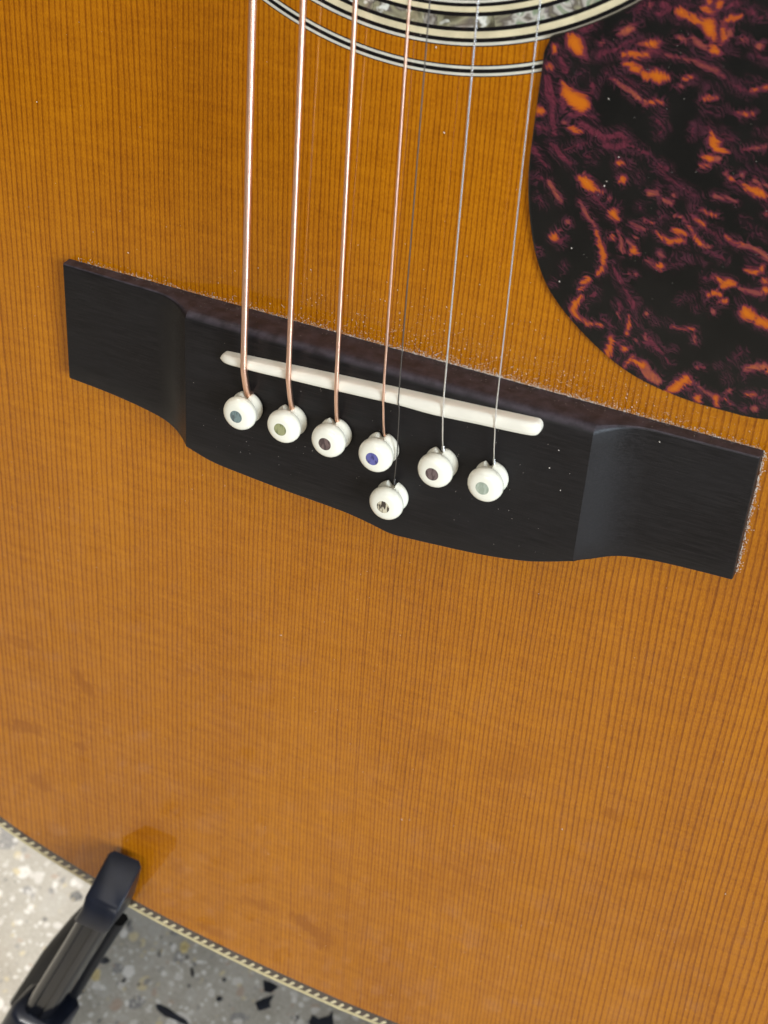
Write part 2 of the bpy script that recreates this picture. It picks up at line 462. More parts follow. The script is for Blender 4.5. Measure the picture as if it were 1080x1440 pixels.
# herringbone: light slanted teeth set into the dark strip, one by one along the lower edge that shows
fine = resample(np.vstack([loop, loop[:1]]), 0.1)
ft = np.gradient(fine, axis=0); ft /= np.linalg.norm(ft, axis=1)[:, None]; fn = np.stack([-ft[:, 1], ft[:, 0]], 1)
def tooth(s, sh=0.0):
    i = int(s / .1) % len(fine)
    c, t, n = fine[i], ft[i], fn[i]
    L = []
    j = rnd.uniform(-.10, .10)
    for (a, b) in ((-.95 + j, 1.25), (-.12 + j, 1.25), (.62 + j, 2.0), (1.0, 2.55), (.62, 2.95), (.10 + j, 2.7), (-.30, 2.0)):
        q = c + t * a * 1.0 + n * b; L.append((q[0], q[1]))
    k = len(L)
    return ([(x, y, -.6) for x, y in L] + [(x, y, .015) for x, y in L],
            [tuple(range(k))[::-1], tuple(range(k, 2 * k))] + [(m, (m + 1) % k, k + (m + 1) % k, k + m) for m in range(k)])
total = len(fine) * .1; pitch = 2.55
ntooth = int(total / pitch); pitch = total / ntooth
idx = sorted(range(ntooth), key=lambda k: min(abs(k * pitch + 60), abs(k * pitch - total + 60)))
near_t = set(idx[:130])
RV, RF = [], []
for k in range(ntooth):
    V, F = tooth(k * pitch)
    if k in near_t:
        part('purfling_tooth', (V, F), M['herring_light'], purfling)
    else:
        o = len(RV); RV += V; RF += [tuple(i + o for i in f) for f in F]
rest = part('purfling_teeth', (RV, RF), M['herring_light'], purfling); rest['kind'] = 'stuff'

# ------------------------------------------------------------------ rosette
def annulus(r0, r1, w1, w0, a0=0.0, a1=2 * math.pi, seg=256):
    full = abs(a1 - a0 - 2 * math.pi) < 1e-6
    R = []
    for i in range(seg + (0 if full else 1)):
        a = a0 + (a1 - a0) * i / seg; c, s = math.cos(a), math.sin(a)
        R.append([(r0 * c, CV + r0 * s, w0), (r0 * c, CV + r0 * s, w1), (r1 * c, CV + r1 * s, w1), (r1 * c, CV + r1 * s, w0)])
    if full: return loft(R + [R[0]], True, False)
    return loft(R, True, True)
for (b0, b1, lines) in (
        (69.05, 71.14, [(70.47, 70.95, 'white_line'), (69.26, 69.75, 'white_line')]),
        (57.72, 65.86, [(65.12, 65.64, 'white_line'), (63.22, 64.38, 'cream_line'), (59.0, 59.92, 'cream_line'), (57.9, 58.36, 'white_line')]),
        (52.5, 54.3, [(52.6, 53.2, 'white_line'), (53.6, 54.2, 'white_line')])):
    ros = part('rosette', annulus(b0, b1, .03, -.5), M['black_line'])
    for r0, r1, m in lines:
        part('rosette_ring', annulus(r0, r1, .07, -.3), M[m], ros)
    if b0 == 57.72:
        a = 0.0
        while a < 2 * math.pi - .02:
            e = min(a + rnd.uniform(.12, .26), 2 * math.pi)
            if 2 * math.pi - e < .08: e = 2 * math.pi
            part('shell_segment', annulus(60.64, 62.50, .07 + rnd.uniform(0, .006), -.3, a + .0006, e - .0006, 14), M['abalone'], ros)
            a = e

# ------------------------------------------------------------------ pickguard
lft = catmull([(66.5, 6.15), (64.8, 6.2), (56.7, 6.95), (49.5, 8.6), (43.3, 11.5), (36.8, 15.95), (31.75, 20.7), (28.8, 25.3), (26.7, 30.8), (25.2, 37.4), (24.5, 44.0), (24.5, 50.1), (24.6, 56.5), (24.7, 62.8), (24.75, 64.6), (25.5, 66.8)], 10)
arc = np.array([(65.3 * math.cos(a), CV + 65.3 * math.sin(a)) for a in np.linspace(math.atan2(66.9 - CV, 25.6), -.06, 60)])
LB = np.vstack([lft[:-1], arc])
RB = catmull([(66.5, 6.15), (71.4, 6.35), (77, 7.2), (86, 10.5), (94, 17), (98.5, 27), (98.5, 40), (94.5, 60), (88, 82), (80, 102), (72, 117), (67, 122.5), (65.2, 123.6)], 12)
VT = 123.55; VB = 6.15
for B in (LB, RB):
    B[:, 1] = np.maximum.accumulate(B[:, 1] + np.arange(len(B)) * 1e-6)
def ub(v, B): return float(np.interp(v, B[:, 1], B[:, 0]))
NR, NCOL = 300, 240
tt = np.linspace(0, 1, NR); vs_ = VB + .01 + (VT - VB - .02) * (.5 * tt + .5 * tt * tt)
gu = np.zeros((NR, NCOL)); gv = np.zeros((NR, NCOL)); gz = np.ones((NR, NCOL))
for i, v in enumerate(vs_):
    a, b = ub(v, LB), ub(v, RB); m = min(.35, (b - a) * .2)
    cols = np.r_[a, a + .12 * m / .35, a + m, np.linspace(a + m, b - m, NCOL - 4)[1:-1], b - m, b - .12 * m / .35, b]
    gu[i] = cols; gv[i] = v
gz[:, 0] = gz[:, -1] = .55; gz[:, 1] = gz[:, -2] = .85; gz[0, :] = gz[-1, :] = .6
pts = list(zip(gu.ravel(), gv.ravel(), gz.ravel()))
F = [(i * NCOL + j, i * NCOL + j + 1, (i + 1) * NCOL + j + 1, (i + 1) * NCOL + j) for i in range(NR - 1) for j in range(NCOL - 1)]
border = [j for j in range(NCOL)] + [i * NCOL + NCOL - 1 for i in range(1, NR)] + [(NR - 1) * NCOL + j for j in range(NCOL - 2, -1, -1)] + [i * NCOL for i in range(NR - 2, 0, -1)]
base0 = len(pts)
pts += [(pts[k][0], pts[k][1], 0.02) for k in border]
nb = len(border)
F += [(border[(k + 1) % nb], border[k], base0 + k, base0 + (k + 1) % nb) for k in range(nb)]
pg = part('pickguard', (pts, F), M['tortoise'], smooth=35)
pg['label'] = 'tortoiseshell pickguard swirled in black, purple and orange'
STROKES = """O 29.3,68.0,0.94 30.0,67.2,1.64 30.9,66.2,1.29 32.3,65.1,0.42
O 26.7,65.8,0.66 26.7,64.8,0.59
O 26.0,62.3,0.66 26.5,62.1,0.59
O 28.8,59.9,0.59 30.0,58.4,1.29 31.6,57.4,1.64 32.7,57.0,1.76 33.4,57.2,1.06
O 25.0,54.3,1.06 26.0,54.2,0.59
O 31.0,52.6,0.47 32.3,52.2,0.66 33.3,52.3,0.42
M 29.9,53.2,0.33 31.4,52.7,0.38
M 34.9,68.0,0.59
M 37.9,70.2,0.70 39.1,71.1,0.94 39.8,71.4,0.52
O 42.1,69.3,0.66 41.0,69.0,0.33
O 38.6,66.7,0.66 40.3,67.2,0.70 42.8,67.5,0.66
O 39.2,65.5,0.52 40.7,65.0,0.89 41.7,64.8,0.82
O 42.5,64.4,0.59 43.4,63.8,0.82
M 42.4,60.2,0.42 43.7,59.7,0.70
M 37.3,62.6,0.33 39.2,61.7,0.52 41.4,60.7,0.59 42.9,59.9,0.66
P 28.0,64.3,0.82 28.9,62.3,0.94
P 32.1,62.0,0.70
P 30.8,60.2,0.59
P 34.2,60.6,0.82 34.5,59.3,0.59 33.3,59.3,0.42 32.2,58.9,0.33
P 34.4,65.7,0.70 35.5,66.5,1.06 37.3,67.4,0.70 39.1,68.9,0.59 40.9,69.8,0.47
P 36.4,63.0,0.59 35.9,62.4,0.35
P 26.1,60.2,1.17 26.6,57.7,1.29 27.6,56.1,0.94 27.8,53.6,0.82 28.6,50.7,0.94
P 29.2,56.9,0.94 30.0,55.1,0.70 31.8,54.6,0.70 33.5,55.4,0.82 35.2,55.1,0.59
P 25.5,51.5,0.82 27.0,51.4,0.82
P 33.3,53.7,1.06 35.5,52.6,1.06 37.7,52.0,0.94 40.5,53.3,0.82 42.1,52.4,0.82
P 30.7,69.2,0.82 31.8,69.8,0.82 33.2,71.0,0.47
P 39.8,74.4,0.70 40.7,73.1,0.47 39.8,71.8,0.59
P 41.1,75.5,0.82
P 37.9,63.7,0.35 40.1,62.6,0.47 42.2,61.9,0.59 43.8,61.2,0.47
O 44.6,69.8,0.42 43.6,69.5,0.94 42.5,69.3,0.70
M 41.9,75.7,0.59 41.9,75.1,0.52
O 47.0,75.5,0.89 47.6,75.3,0.82 49.2,74.8,0.82 50.8,74.4,0.70 52.2,74.1,1.41 52.7,73.1,1.06 53.2,71.9,0.47
O 51.5,77.7,0.70 51.1,76.8,0.82 52.0,76.2,0.52 52.8,75.8,0.23
O 53.2,77.5,0.75 53.5,78.1,0.47
O 54.6,75.3,0.38 55.4,75.8,0.66 56.4,76.3,0.47 57.3,76.6,0.28
O 54.6,74.0,0.59 55.1,72.6,0.82
M 55.1,72.6,0.59 55.8,73.5,0.70 55.9,74.2,0.47
O 53.6,70.5,0.89 54.2,70.3,0.82 55.0,69.9,0.42
M 49.6,71.8,0.42 50.8,71.1,0.59 52.5,70.5,0.47
M 47.5,71.4,0.59 48.6,71.0,0.59
O 43.4,64.2,0.82 44.5,64.4,1.17 45.5,64.3,1.17 47.0,64.4,0.59
O 49.3,64.8,0.33 50.2,64.9,0.59 50.9,65.4,0.28
M 48.4,63.3,0.23 49.5,63.6,0.33
O 44.1,59.6,0.52 45.6,60.0,0.56 46.8,60.2,0.33
O 53.1,61.9,0.33 54.1,62.5,0.66 54.9,62.6,0.42 55.8,62.8,0.23
O 59.4,60.9,0.23 60.7,61.0,0.47 62.1,61.4,0.28
M 60.9,72.4,0.82
M 58.0,73.0,0.52 58.9,72.8,0.42
M 45.6,68.1,0.33 48.5,68.2,0.38 50.8,68.0,0.42 52.4,67.5,0.47 54.4,67.3,0.52 56.2,66.6,0.38
P 56.2,66.6,0.33 58.1,65.4,0.59 59.5,65.0,0.66 60.5,64.8,0.59
O 61.0,65.0,0.33 62.2,65.6,0.42 63.5,66.2,0.38
P 44.1,76.1,0.94 45.6,75.8,0.70 44.0,74.4,0.59 42.4,74.7,0.35
P 47.0,74.6,0.70
P 47.5,76.9,0.47 48.8,76.2,0.70
P 50.6,75.4,0.70 52.9,75.3,0.47
P 54.4,77.2,0.59 55.6,78.3,0.94 56.7,78.5,0.59
P 57.1,77.6,0.47 58.7,77.4,0.82 60.0,76.8,0.59 61.3,77.2,0.47
P 43.9,68.3,0.94 45.2,68.3,0.59
P 50.9,68.5,0.23 53.3,69.0,0.38
P 50.2,69.3,0.33
P 59.9,66.2,0.42 61.7,66.5,0.33
P 60.4,70.9,0.47 62.7,70.4,0.47
P 53.6,64.5,0.33 55.7,64.4,0.33
P 51.8,65.5,0.47
P 54.2,60.1,0.33 55.7,60.2,0.33 57.1,61.1,0.42 58.0,61.1,0.28
P 52.7,55.7,0.42 52.6,56.8,0.42 53.4,57.8,0.33
P 54.2,56.6,0.47 54.3,57.4,0.38 55.4,57.6,0.38 56.3,57.0,0.28
O 55.8,56.7,0.47
O 56.4,55.7,1.06 57.4,55.5,0.70
P 57.8,57.0,0.70 59.5,56.5,0.59
P 55.5,71.1,0.33 57.0,71.0,0.52
P 46.9,58.6,0.47
P 46.3,56.9,0.59 47.9,55.8,0.47 46.9,54.6,0.47
P 63.6,58.5,0.19 65.1,58.8,0.23
O 34.1,43.8,0.59 35.4,43.5,1.29 36.6,42.5,1.06 38.7,42.3,0.33
M 34.8,44.8,0.38
O 40.9,48.1,0.75 41.7,48.3,0.38
O 42.0,45.4,0.94
P 42.3,48.4,0.47 43.2,48.0,0.35
P 44.6,46.8,0.59 45.2,45.7,0.42
M 40.1,41.4,0.47
O 40.5,39.0,0.42 41.3,38.8,1.06 42.1,37.9,0.66
P 37.2,41.2,0.82 38.2,40.4,0.59 39.6,39.4,0.47
M 34.9,39.6,0.23 36.0,38.1,0.59 37.0,37.1,0.52 37.9,36.3,0.33 38.8,34.7,0.42
O 38.8,34.7,0.38 39.4,33.2,0.59 40.3,31.8,0.59 40.7,30.2,0.78 40.9,28.0,0.66 39.8,26.2,0.23
O 38.5,25.2,0.82 37.3,24.1,0.42
O 31.1,31.9,0.94
M 31.9,33.3,0.52
M 33.2,35.2,0.66
M 28.7,41.8,0.66 30.2,40.2,0.56 31.4,38.8,0.52
P 27.2,38.6,0.42 28.2,37.2,0.42
P 25.0,47.2,0.94 27.2,45.2,0.66 27.9,44.5,0.47
P 25.5,41.9,0.52 27.5,42.3,0.52
P 28.4,48.8,0.82 30.0,47.7,0.94 31.0,46.7,0.82 32.3,46.1,0.66
P 30.8,48.3,0.59 32.9,49.6,0.59 34.6,50.4,0.47
P 35.1,48.2,0.70 36.2,47.8,0.47
P 37.9,50.7,0.94 39.9,50.9,0.82 41.8,51.7,0.82 43.9,51.4,0.52 45.6,50.7,0.47
M 43.9,51.2,0.33 45.6,50.8,0.33
O 41.6,34.5,0.59 42.3,34.1,0.33
M 42.6,35.7,0.42 43.4,34.6,0.42 43.8,32.5,0.52 44.2,32.2,0.47
O 46.0,32.9,1.06 46.9,32.6,0.42
M 44.6,34.2,0.47 45.9,33.7,0.42
M 44.8,37.7,0.33 46.2,37.2,0.47 47.6,37.3,0.33
M 47.1,38.8,0.47
M 46.0,35.3,0.52
P 42.6,29.3,0.47 43.7,27.6,0.70 44.7,26.4,0.94
P 33.7,26.9,0.42 33.2,25.6,0.19
P 28.3,28.2,0.59
P 32.0,23.0,0.47
M 45.9,28.4,0.23 47.1,28.5,0.33
P 32.3,30.9,0.70 32.9,32.4,0.47
P 45.9,41.1,0.52
P 41.9,40.6,0.47
O 56.5,55.1,0.94 57.0,54.4,0.82 58.3,54.3,0.70 59.3,54.3,0.23
O 55.2,52.5,0.47 56.4,52.4,0.82
M 56.4,52.4,0.59 57.9,52.7,0.70
O 55.1,50.9,0.42 56.6,51.2,0.42
M 61.7,55.2,0.42 63.3,55.7,0.42 65.2,56.4,0.42
P 60.7,54.2,0.33 62.6,54.0,0.33
O 60.6,49.7,0.66
M 59.7,50.6,0.47
M 62.3,50.8,0.52
O 62.0,49.6,0.33 63.6,49.0,0.75 65.3,48.5,0.99 67.1,48.2,0.70
P 61.4,48.6,0.47 62.2,48.2,0.33
M 64.5,50.4,0.42 66.9,49.9,0.42
P 63.4,52.2,0.28 66.5,52.0,0.38
M 58.3,46.1,0.42 60.3,46.2,0.42 62.1,45.9,0.23
O 56.5,43.1,0.28 58.0,42.8,0.47 59.4,42.7,0.33
P 55.2,43.5,0.52
O 55.1,41.9,0.42 56.1,41.1,0.47 57.3,40.7,0.59
P 45.6,50.7,0.33 47.9,48.6,0.52 49.8,47.4,0.59 51.7,46.6,0.59 53.6,45.8,0.59 55.5,45.3,0.59
P 49.3,48.9,0.82 47.8,49.4,0.59
M 47.1,43.9,0.66 48.4,44.4,0.66
P 48.3,45.4,0.42
M 49.8,43.3,0.59 51.1,43.2,0.52
M 51.4,44.6,0.52
M 52.1,41.0,0.42 53.5,41.0,0.52 54.9,39.9,0.52
O 54.9,39.9,0.47 55.7,38.9,0.52 56.5,37.8,0.59 57.6,37.1,0.70
M 57.6,37.1,0.61 59.1,36.7,0.66
P 59.2,36.3,0.59 60.7,35.7,0.66 62.2,35.2,0.47
O 52.3,38.5,0.42 53.5,38.4,0.66 55.6,38.2,0.33
O 49.4,37.2,0.33 50.8,36.6,0.47 52.1,36.2,0.75 54.0,36.8,0.52 54.8,36.9,0.33
P 54.7,36.5,0.70
P 50.3,40.5,0.70 49.6,39.7,0.47
O 47.6,38.7,0.33 48.8,38.8,0.23
O 51.3,31.1,0.82 50.5,31.1,0.42
M 48.7,31.8,0.38 50.0,31.2,0.33
M 50.7,33.5,0.52 51.4,32.9,0.42
P 51.6,32.1,0.33 53.8,32.0,0.47 55.2,33.4,0.33 56.1,34.0,0.28 58.4,33.7,0.19
P 52.2,33.1,0.23 54.3,33.9,0.19 55.8,33.8,0.19
P 56.1,40.0,0.47 58.3,39.9,0.52 60.0,39.3,0.59 61.0,38.1,0.47
P 58.6,40.2,0.33 61.2,39.6,0.38
O 61.6,39.5,0.33 63.3,38.8,0.47 64.8,38.9,0.38
M 64.2,38.2,0.33 65.7,38.8,0.59 67.7,38.3,0.59 69.5,37.3,0.66
P 63.9,42.9,0.33 65.6,42.3,0.33 67.1,41.2,0.38 68.7,41.0,0.47
P 66.1,40.8,0.33
O 66.2,34.3,0.47 67.7,34.3,0.70 68.8,34.8,0.66 68.9,35.6,0.42
P 67.8,36.0,0.52 66.5,36.5,0.52
O 60.8,31.7,0.38 62.4,31.2,0.70 63.6,31.1,1.06 64.6,31.2,0.70
P 59.5,31.0,0.59
O 69.8,33.1,0.70
O 67.7,45.1,0.52
P 67.2,46.8,0.47
O 38.2,23.9,0.33 37.1,22.9,0.33
O 37.8,21.6,0.59 36.8,19.9,0.94 36.5,18.5,0.89 37.6,17.4,0.70 38.9,17.1,0.42 39.7,16.6,0.59 41.3,17.0,0.47 42.2,16.9,0.42
P 40.3,23.8,0.59 40.3,22.7,0.59 38.9,21.9,0.59
P 38.3,19.7,0.33
M 35.7,16.6,0.47 36.2,16.6,0.33
O 44.5,14.9,0.59 44.7,13.8,0.66 44.4,12.0,0.82 44.9,11.0,0.47
O 47.2,20.2,0.33 47.4,18.2,0.52 47.3,16.6,0.47
M 45.0,20.1,0.33 45.5,19.3,0.33
O 47.1,13.3,0.66 48.3,14.1,0.28
O 47.9,10.0,0.33 48.7,11.4,0.47 49.1,12.2,0.59 49.8,11.5,0.82 51.4,11.0,0.82
M 51.4,11.0,1.06 52.5,9.6,1.29 54.4,8.8,1.06
P 53.6,8.5,0.94 52.0,8.8,0.70
P 45.2,25.6,0.52 46.5,24.1,0.66 47.6,22.8,1.06 47.9,21.8,0.70
P 44.9,22.1,0.70 45.5,20.9,0.59
M 50.3,21.5,0.59
P 48.1,19.6,0.47 49.3,18.7,0.47
M 50.7,17.5,0.42 51.0,16.4,0.47
P 50.6,15.7,0.70 52.3,15.9,0.82 53.7,15.1,0.70
P 45.9,14.3,0.70 47.1,15.1,0.52
M 49.2,15.7,0.38
P 46.4,10.7,0.59
P 43.7,12.8,0.47
P 42.5,18.3,0.52 44.4,17.2,0.66
O 62.9,30.4,0.82 64.0,30.9,0.47
M 65.7,30.7,0.38 67.9,30.6,0.42 69.7,30.5,0.42
O 70.3,31.5,0.94
O 60.5,27.8,0.47 61.8,28.7,0.66 62.8,28.6,0.52
P 60.2,28.5,0.59 60.1,26.8,0.33 61.4,27.6,0.28
O 62.7,27.3,0.38 63.8,27.8,0.66
O 67.2,27.2,0.82 67.9,26.3,1.41 69.0,25.9,1.06
O 70.3,25.4,1.17 71.1,25.4,1.06 72.0,25.0,1.06
P 66.5,28.5,0.52
O 55.3,20.3,0.19 56.9,20.4,0.28 59.3,20.8,0.38
M 59.5,20.2,0.38 60.0,18.5,0.52
P 51.9,20.4,0.19 55.5,21.1,0.14
P 55.6,25.4,0.33 56.6,26.6,0.28 58.0,27.1,0.28
M 62.2,25.2,0.59
P 59.0,25.0,0.47
P 51.6,16.9,0.82 53.1,15.4,0.70 54.6,14.5,0.52 56.2,12.8,0.42
P 56.4,16.0,0.42
O 61.1,13.6,0.28 61.7,13.8,0.33 62.3,13.9,0.28
P 68.6,18.9,0.47 67.6,17.5,0.42 67.0,16.2,0.38
O 59.7,10.8,1.06 58.8,9.6,1.06 57.8,8.1,1.06 57.0,7.4,0.82
O 60.6,10.4,0.70
P 61.1,8.9,0.82 59.8,8.7,0.59
O 62.3,7.5,0.82 62.7,6.7,0.66
M 61.6,10.4,0.38 63.1,9.2,0.38 64.7,8.8,0.42
O 65.6,8.5,0.66 66.1,7.0,0.52
O 67.2,8.8,0.33 68.6,8.0,0.28
M 67.8,10.7,0.52
M 67.2,9.9,0.33
M 69.8,16.0,0.70 71.3,16.5,0.82 73.0,17.0,0.94
O 73.7,16.5,0.70
P 70.2,14.8,0.59 69.8,14.0,0.42
O 71.0,10.8,0.59 72.2,11.1,0.59
P 73.3,10.8,0.66 74.3,11.6,0.59
P 74.4,10.0,0.66
P 71.2,7.9,0.59
M 72.9,8.4,0.75
P 66.6,13.3,0.33 67.2,12.1,0.28
P 65.0,15.1,0.33"""
X = gu.ravel(); Y = gv.ravel()
D = {'O': np.full(X.shape, 9.0), 'M': np.full(X.shape, 9.0), 'P': np.full(X.shape, 9.0)}
for line in STROKES.strip().splitlines():
    f = line.split(); P = [tuple(map(float, t.split(','))) for t in f[1:]]
    if len(P) == 1: P = P * 2
    d = D[f[0]]
    for (x0, y0, r0), (x1, y1, r1) in zip(P[:-1], P[1:]):
        dx, dy = x1 - x0, y1 - y0; L2 = dx * dx + dy * dy + 1e-9
        t = np.clip(((X - x0) * dx + (Y - y0) * dy) / L2, 0, 1)
        np.minimum(d, np.hypot(X - x0 - t * dx, Y - y0 - t * dy) - (r0 + (r1 - r0) * t), out=d)
near = np.exp(-np.maximum(0, np.minimum(np.minimum(D['O'], D['M']), D['P'])) / 2.2)
# past the part that the photograph shows, the pattern goes on at random
r2 = np.random.RandomState(5)
for k in range(120):
    x0 = r2.uniform(62, 98); y0 = r2.uniform(8, 120)
    lim = 62 + (y0 - 8) * (0) if y0 < 60 else 60
    if x0 < 76.5 - (y0 * .0) and y0 < 84: continue
    kind = 'OMPP'[r2.randint(4)]; an = r2.uniform(-.9, .3); L = r2.uniform(1, 6); r = r2.uniform(.3, 1.1)
    dx, dy = L * math.cos(an), L * math.sin(an)
    t = np.clip(((X - x0) * dx + (Y - y0) * dy) / (L * L), 0, 1)
    D[kind] = np.minimum(D[kind], np.hypot(X - x0 - t * dx, Y - y0 - t * dy) - r)
for nme, arr in (('d_orange', D['O']), ('d_mixed', D['M']), ('d_purple', D['P']), ('near', near)):
    at = pg.data.attributes.new(nme, 'FLOAT', 'POINT')
    at.data.foreach_set('value', np.r_[arr, arr[border]].astype(np.float32))

# ------------------------------------------------------------------ bridge
UL, UR = -42.3, 46.0          # where the raised middle falls away to the wings
HB = 8.7
def btop(u):
    e = (UL - u) if u < 0 else (u - UR)
    if e <= 0: return HB
    k = min(e / 11.0, 1.0)
    return 3.55 + (HB - 3.55) * (1 - k) ** 2.1 - max(0, e - 11) / 23.0 * .75
rear_pts = np.array([(-76.2, 28.1), (-66.2, 28.6), (-57, 29.6), (-49.5, 31.0), (-45, 31.9), (-42.3, 32.5), (-36, 34.3), (-28, 35.1), (-18, 35.8), (-5, 36.4), (2, 37.35), (6.5, 38.2), (11, 37.95), (17, 37.4), (27, 36.3), (36, 34.6), (42, 32.6), (46, 31.1), (49.0, 30.9), (53, 30.0), (60.5, 28.8), (68, 28.3), (76.2, 28.0)])
rc_ = catmull(rear_pts, 8)
def brear(u): return float(np.interp(u, rc_[:, 0], rc_[:, 1]))
us = sorted(set([-76.2, -76.0, UL - .12, UL, UL + .12, UR - .12, UR, UR + .12, 76.0, 76.2] + [round(x, 2) for x in np.linspace(-75.5, UL - .5, 46)] + [round(x, 2) for x in np.linspace(UL + .5, UR - .5, 70)] + [round(x, 2) for x in np.linspace(UR + .5, 75.5, 42)]))
R = []
for u in us:
    h = btop(u); b = brear(u)
    k = (h - 2.9) / (HB - 2.9)
    r = .45 + 1.5 * max(0, k) ** 1.6; q = .35 + .3 * max(0, k)
    if abs(u) > 76.1: h -= .25; r = min(r, .4)
    ring = [(u, 0, 0), (u, 0, h * .5), (u, -.02, h - r)]
    for a in (25, 50, 72): ring.append((u, -r * (1 - math.cos(math.radians(a))), h - r + r * math.sin(math.radians(a))))
    ring.append((u, -r, h))
    for t in (.1, .25, .4, .55, .7, .85): ring.append((u, -r - (b - r - q) * t, h))
    ring.append((u, -(b - q), h))
    for a in (35, 65): ring.append((u, -(b - q) - q * math.sin(math.radians(a)), h - q + q * math.cos(math.radians(a))))
    ring += [(u, -b, h - q), (u, -b, 0)]
    R.append(ring)
bridge = part('bridge', loft(R), M['ebony'], smooth=28)
bridge['label'] = 'matt black ebony belly bridge with scooped wings'

# saddle
def sad_c(u): return -7.15 + (u + 33.0) / 69.2 * 4.5
R = []
for u in np.r_[-33.1, -33.07, -33.0, -32.85, -32.6, -32.2, -31.8, np.linspace(-31.2, 34.4, 60), 34.9, 35.3, 35.7, 35.95, 36.1, 36.17, 36.2]:
    e = min(u + 33.1, 36.2 - u); hw = 1.42 * math.sqrt(max(.004, 1 - (1 - min(e / 1.1, 1)) ** 2))
    top = 11.15 + .55 * (1 - ((u - 1.5) / 35) ** 2) - .9 * (1 - min(e / 3.0, 1)) ** 2
    c = sad_c(u); x = float(u)
    thin = .80 + .42 / (1 + math.exp(-(u - 10.5) / 1.6)) + .10 * math.exp(-((u + 24) / 5) ** 2) - .06 * math.exp(-((u - 24) / 4) ** 2); hw *= .78 + .22 * min(1, max(0, u + 33) / 26)
    ring = [(x, c + hw, 8.0), (x, c + hw, top - .75), (x, c + hw * .82, top - .28), (x, c + hw * .35, top), (x, c - hw * .3 * thin, top - .02), (x, c - hw * .80 * thin, top - .30), (x, c - hw * thin, top - .8), (x, c - hw * thin, 8.0)]
    R.append(ring)
part('saddle', loft(R), M['bone'], smooth=75)

# bridge pins
PINS = [(-26.95, -17.15), (-16.75, -17.3), (-6.5, -17.2), (4.02, -17.3), (16.75, -16.9), (27.5, -16.55), (6.85, -28.0)]
DOTS = [((.10, .13, .13), (.19, .26, .25)), ((.20, .22, .09), (.36, .36, .17)), ((.075, .045, .045), (.17, .11, .10)), ((.045, .04, .17), (.13, .13, .38)), ((.08, .05, .05), (.17, .115, .11)), ((.36, .41, .31), (.48, .53, .42)), ((.05, .035, .025), (.70, .62, .44))]
PROF = [(2.3, -2.5), (2.4, -.1), (3.1, .02), (3.42, .3), (3.52, .8), (3.42, 1.35), (3.08, 1.8), (2.86, 2.1), (2.9, 2.35), (3.2, 2.65), (3.5, 3.1), (3.68, 3.65), (3.64, 4.2), (3.42, 4.75), (3.05, 5.15), (2.5, 5.42), (1.9, 5.55), (1.36, 5.60)]
NA = 48
for k, (pu, pv) in enumerate(PINS):
    tl = (rnd.uniform(-.03, .03), rnd.uniform(-.03, .03)); rz = rnd.uniform(-.12, .12); dz = rnd.uniform(-.25, .2)
    R = []
    for r, z in PROF:
        ring = []
        for i in range(NA):
            a = 2 * math.pi * i / NA
            da = abs(((a - math.pi / 2 - rz - .12) + math.pi) % (2 * math.pi) - math.pi)
            rr = r
            if z < 2.9:
                slot = max(0.0, 1 - max(0, da - .16) / .13) if da < .29 else 0
                rr = r - slot * (1.2 if z < 2.3 else .35)
            ring.append((pu + rr * math.cos(a) + tl[0] * z, pv + rr * math.sin(a) + tl[1] * z, HB + z + dz))
        R.append(ring)
    pin = part('bridge_pin', loft(R), M['pin'], smooth=50)
    zt = HB + 5.60 + dz; cu, cvv = pu + tl[0] * 5.6, pv + tl[1] * 5.6
    rings = [[(cu + r * math.cos(2 * math.pi * i / 28), cvv + r * math.sin(2 * math.pi * i / 28), zt + z) for i in range(28)] for r, z in ((1.42, -.3), (1.38, .012), (.9, .03), (.3, .04))]
    part('pearl_dot', loft(rings), mat_dot(DOTS[k][0], DOTS[k][1], k), pin, smooth=60)

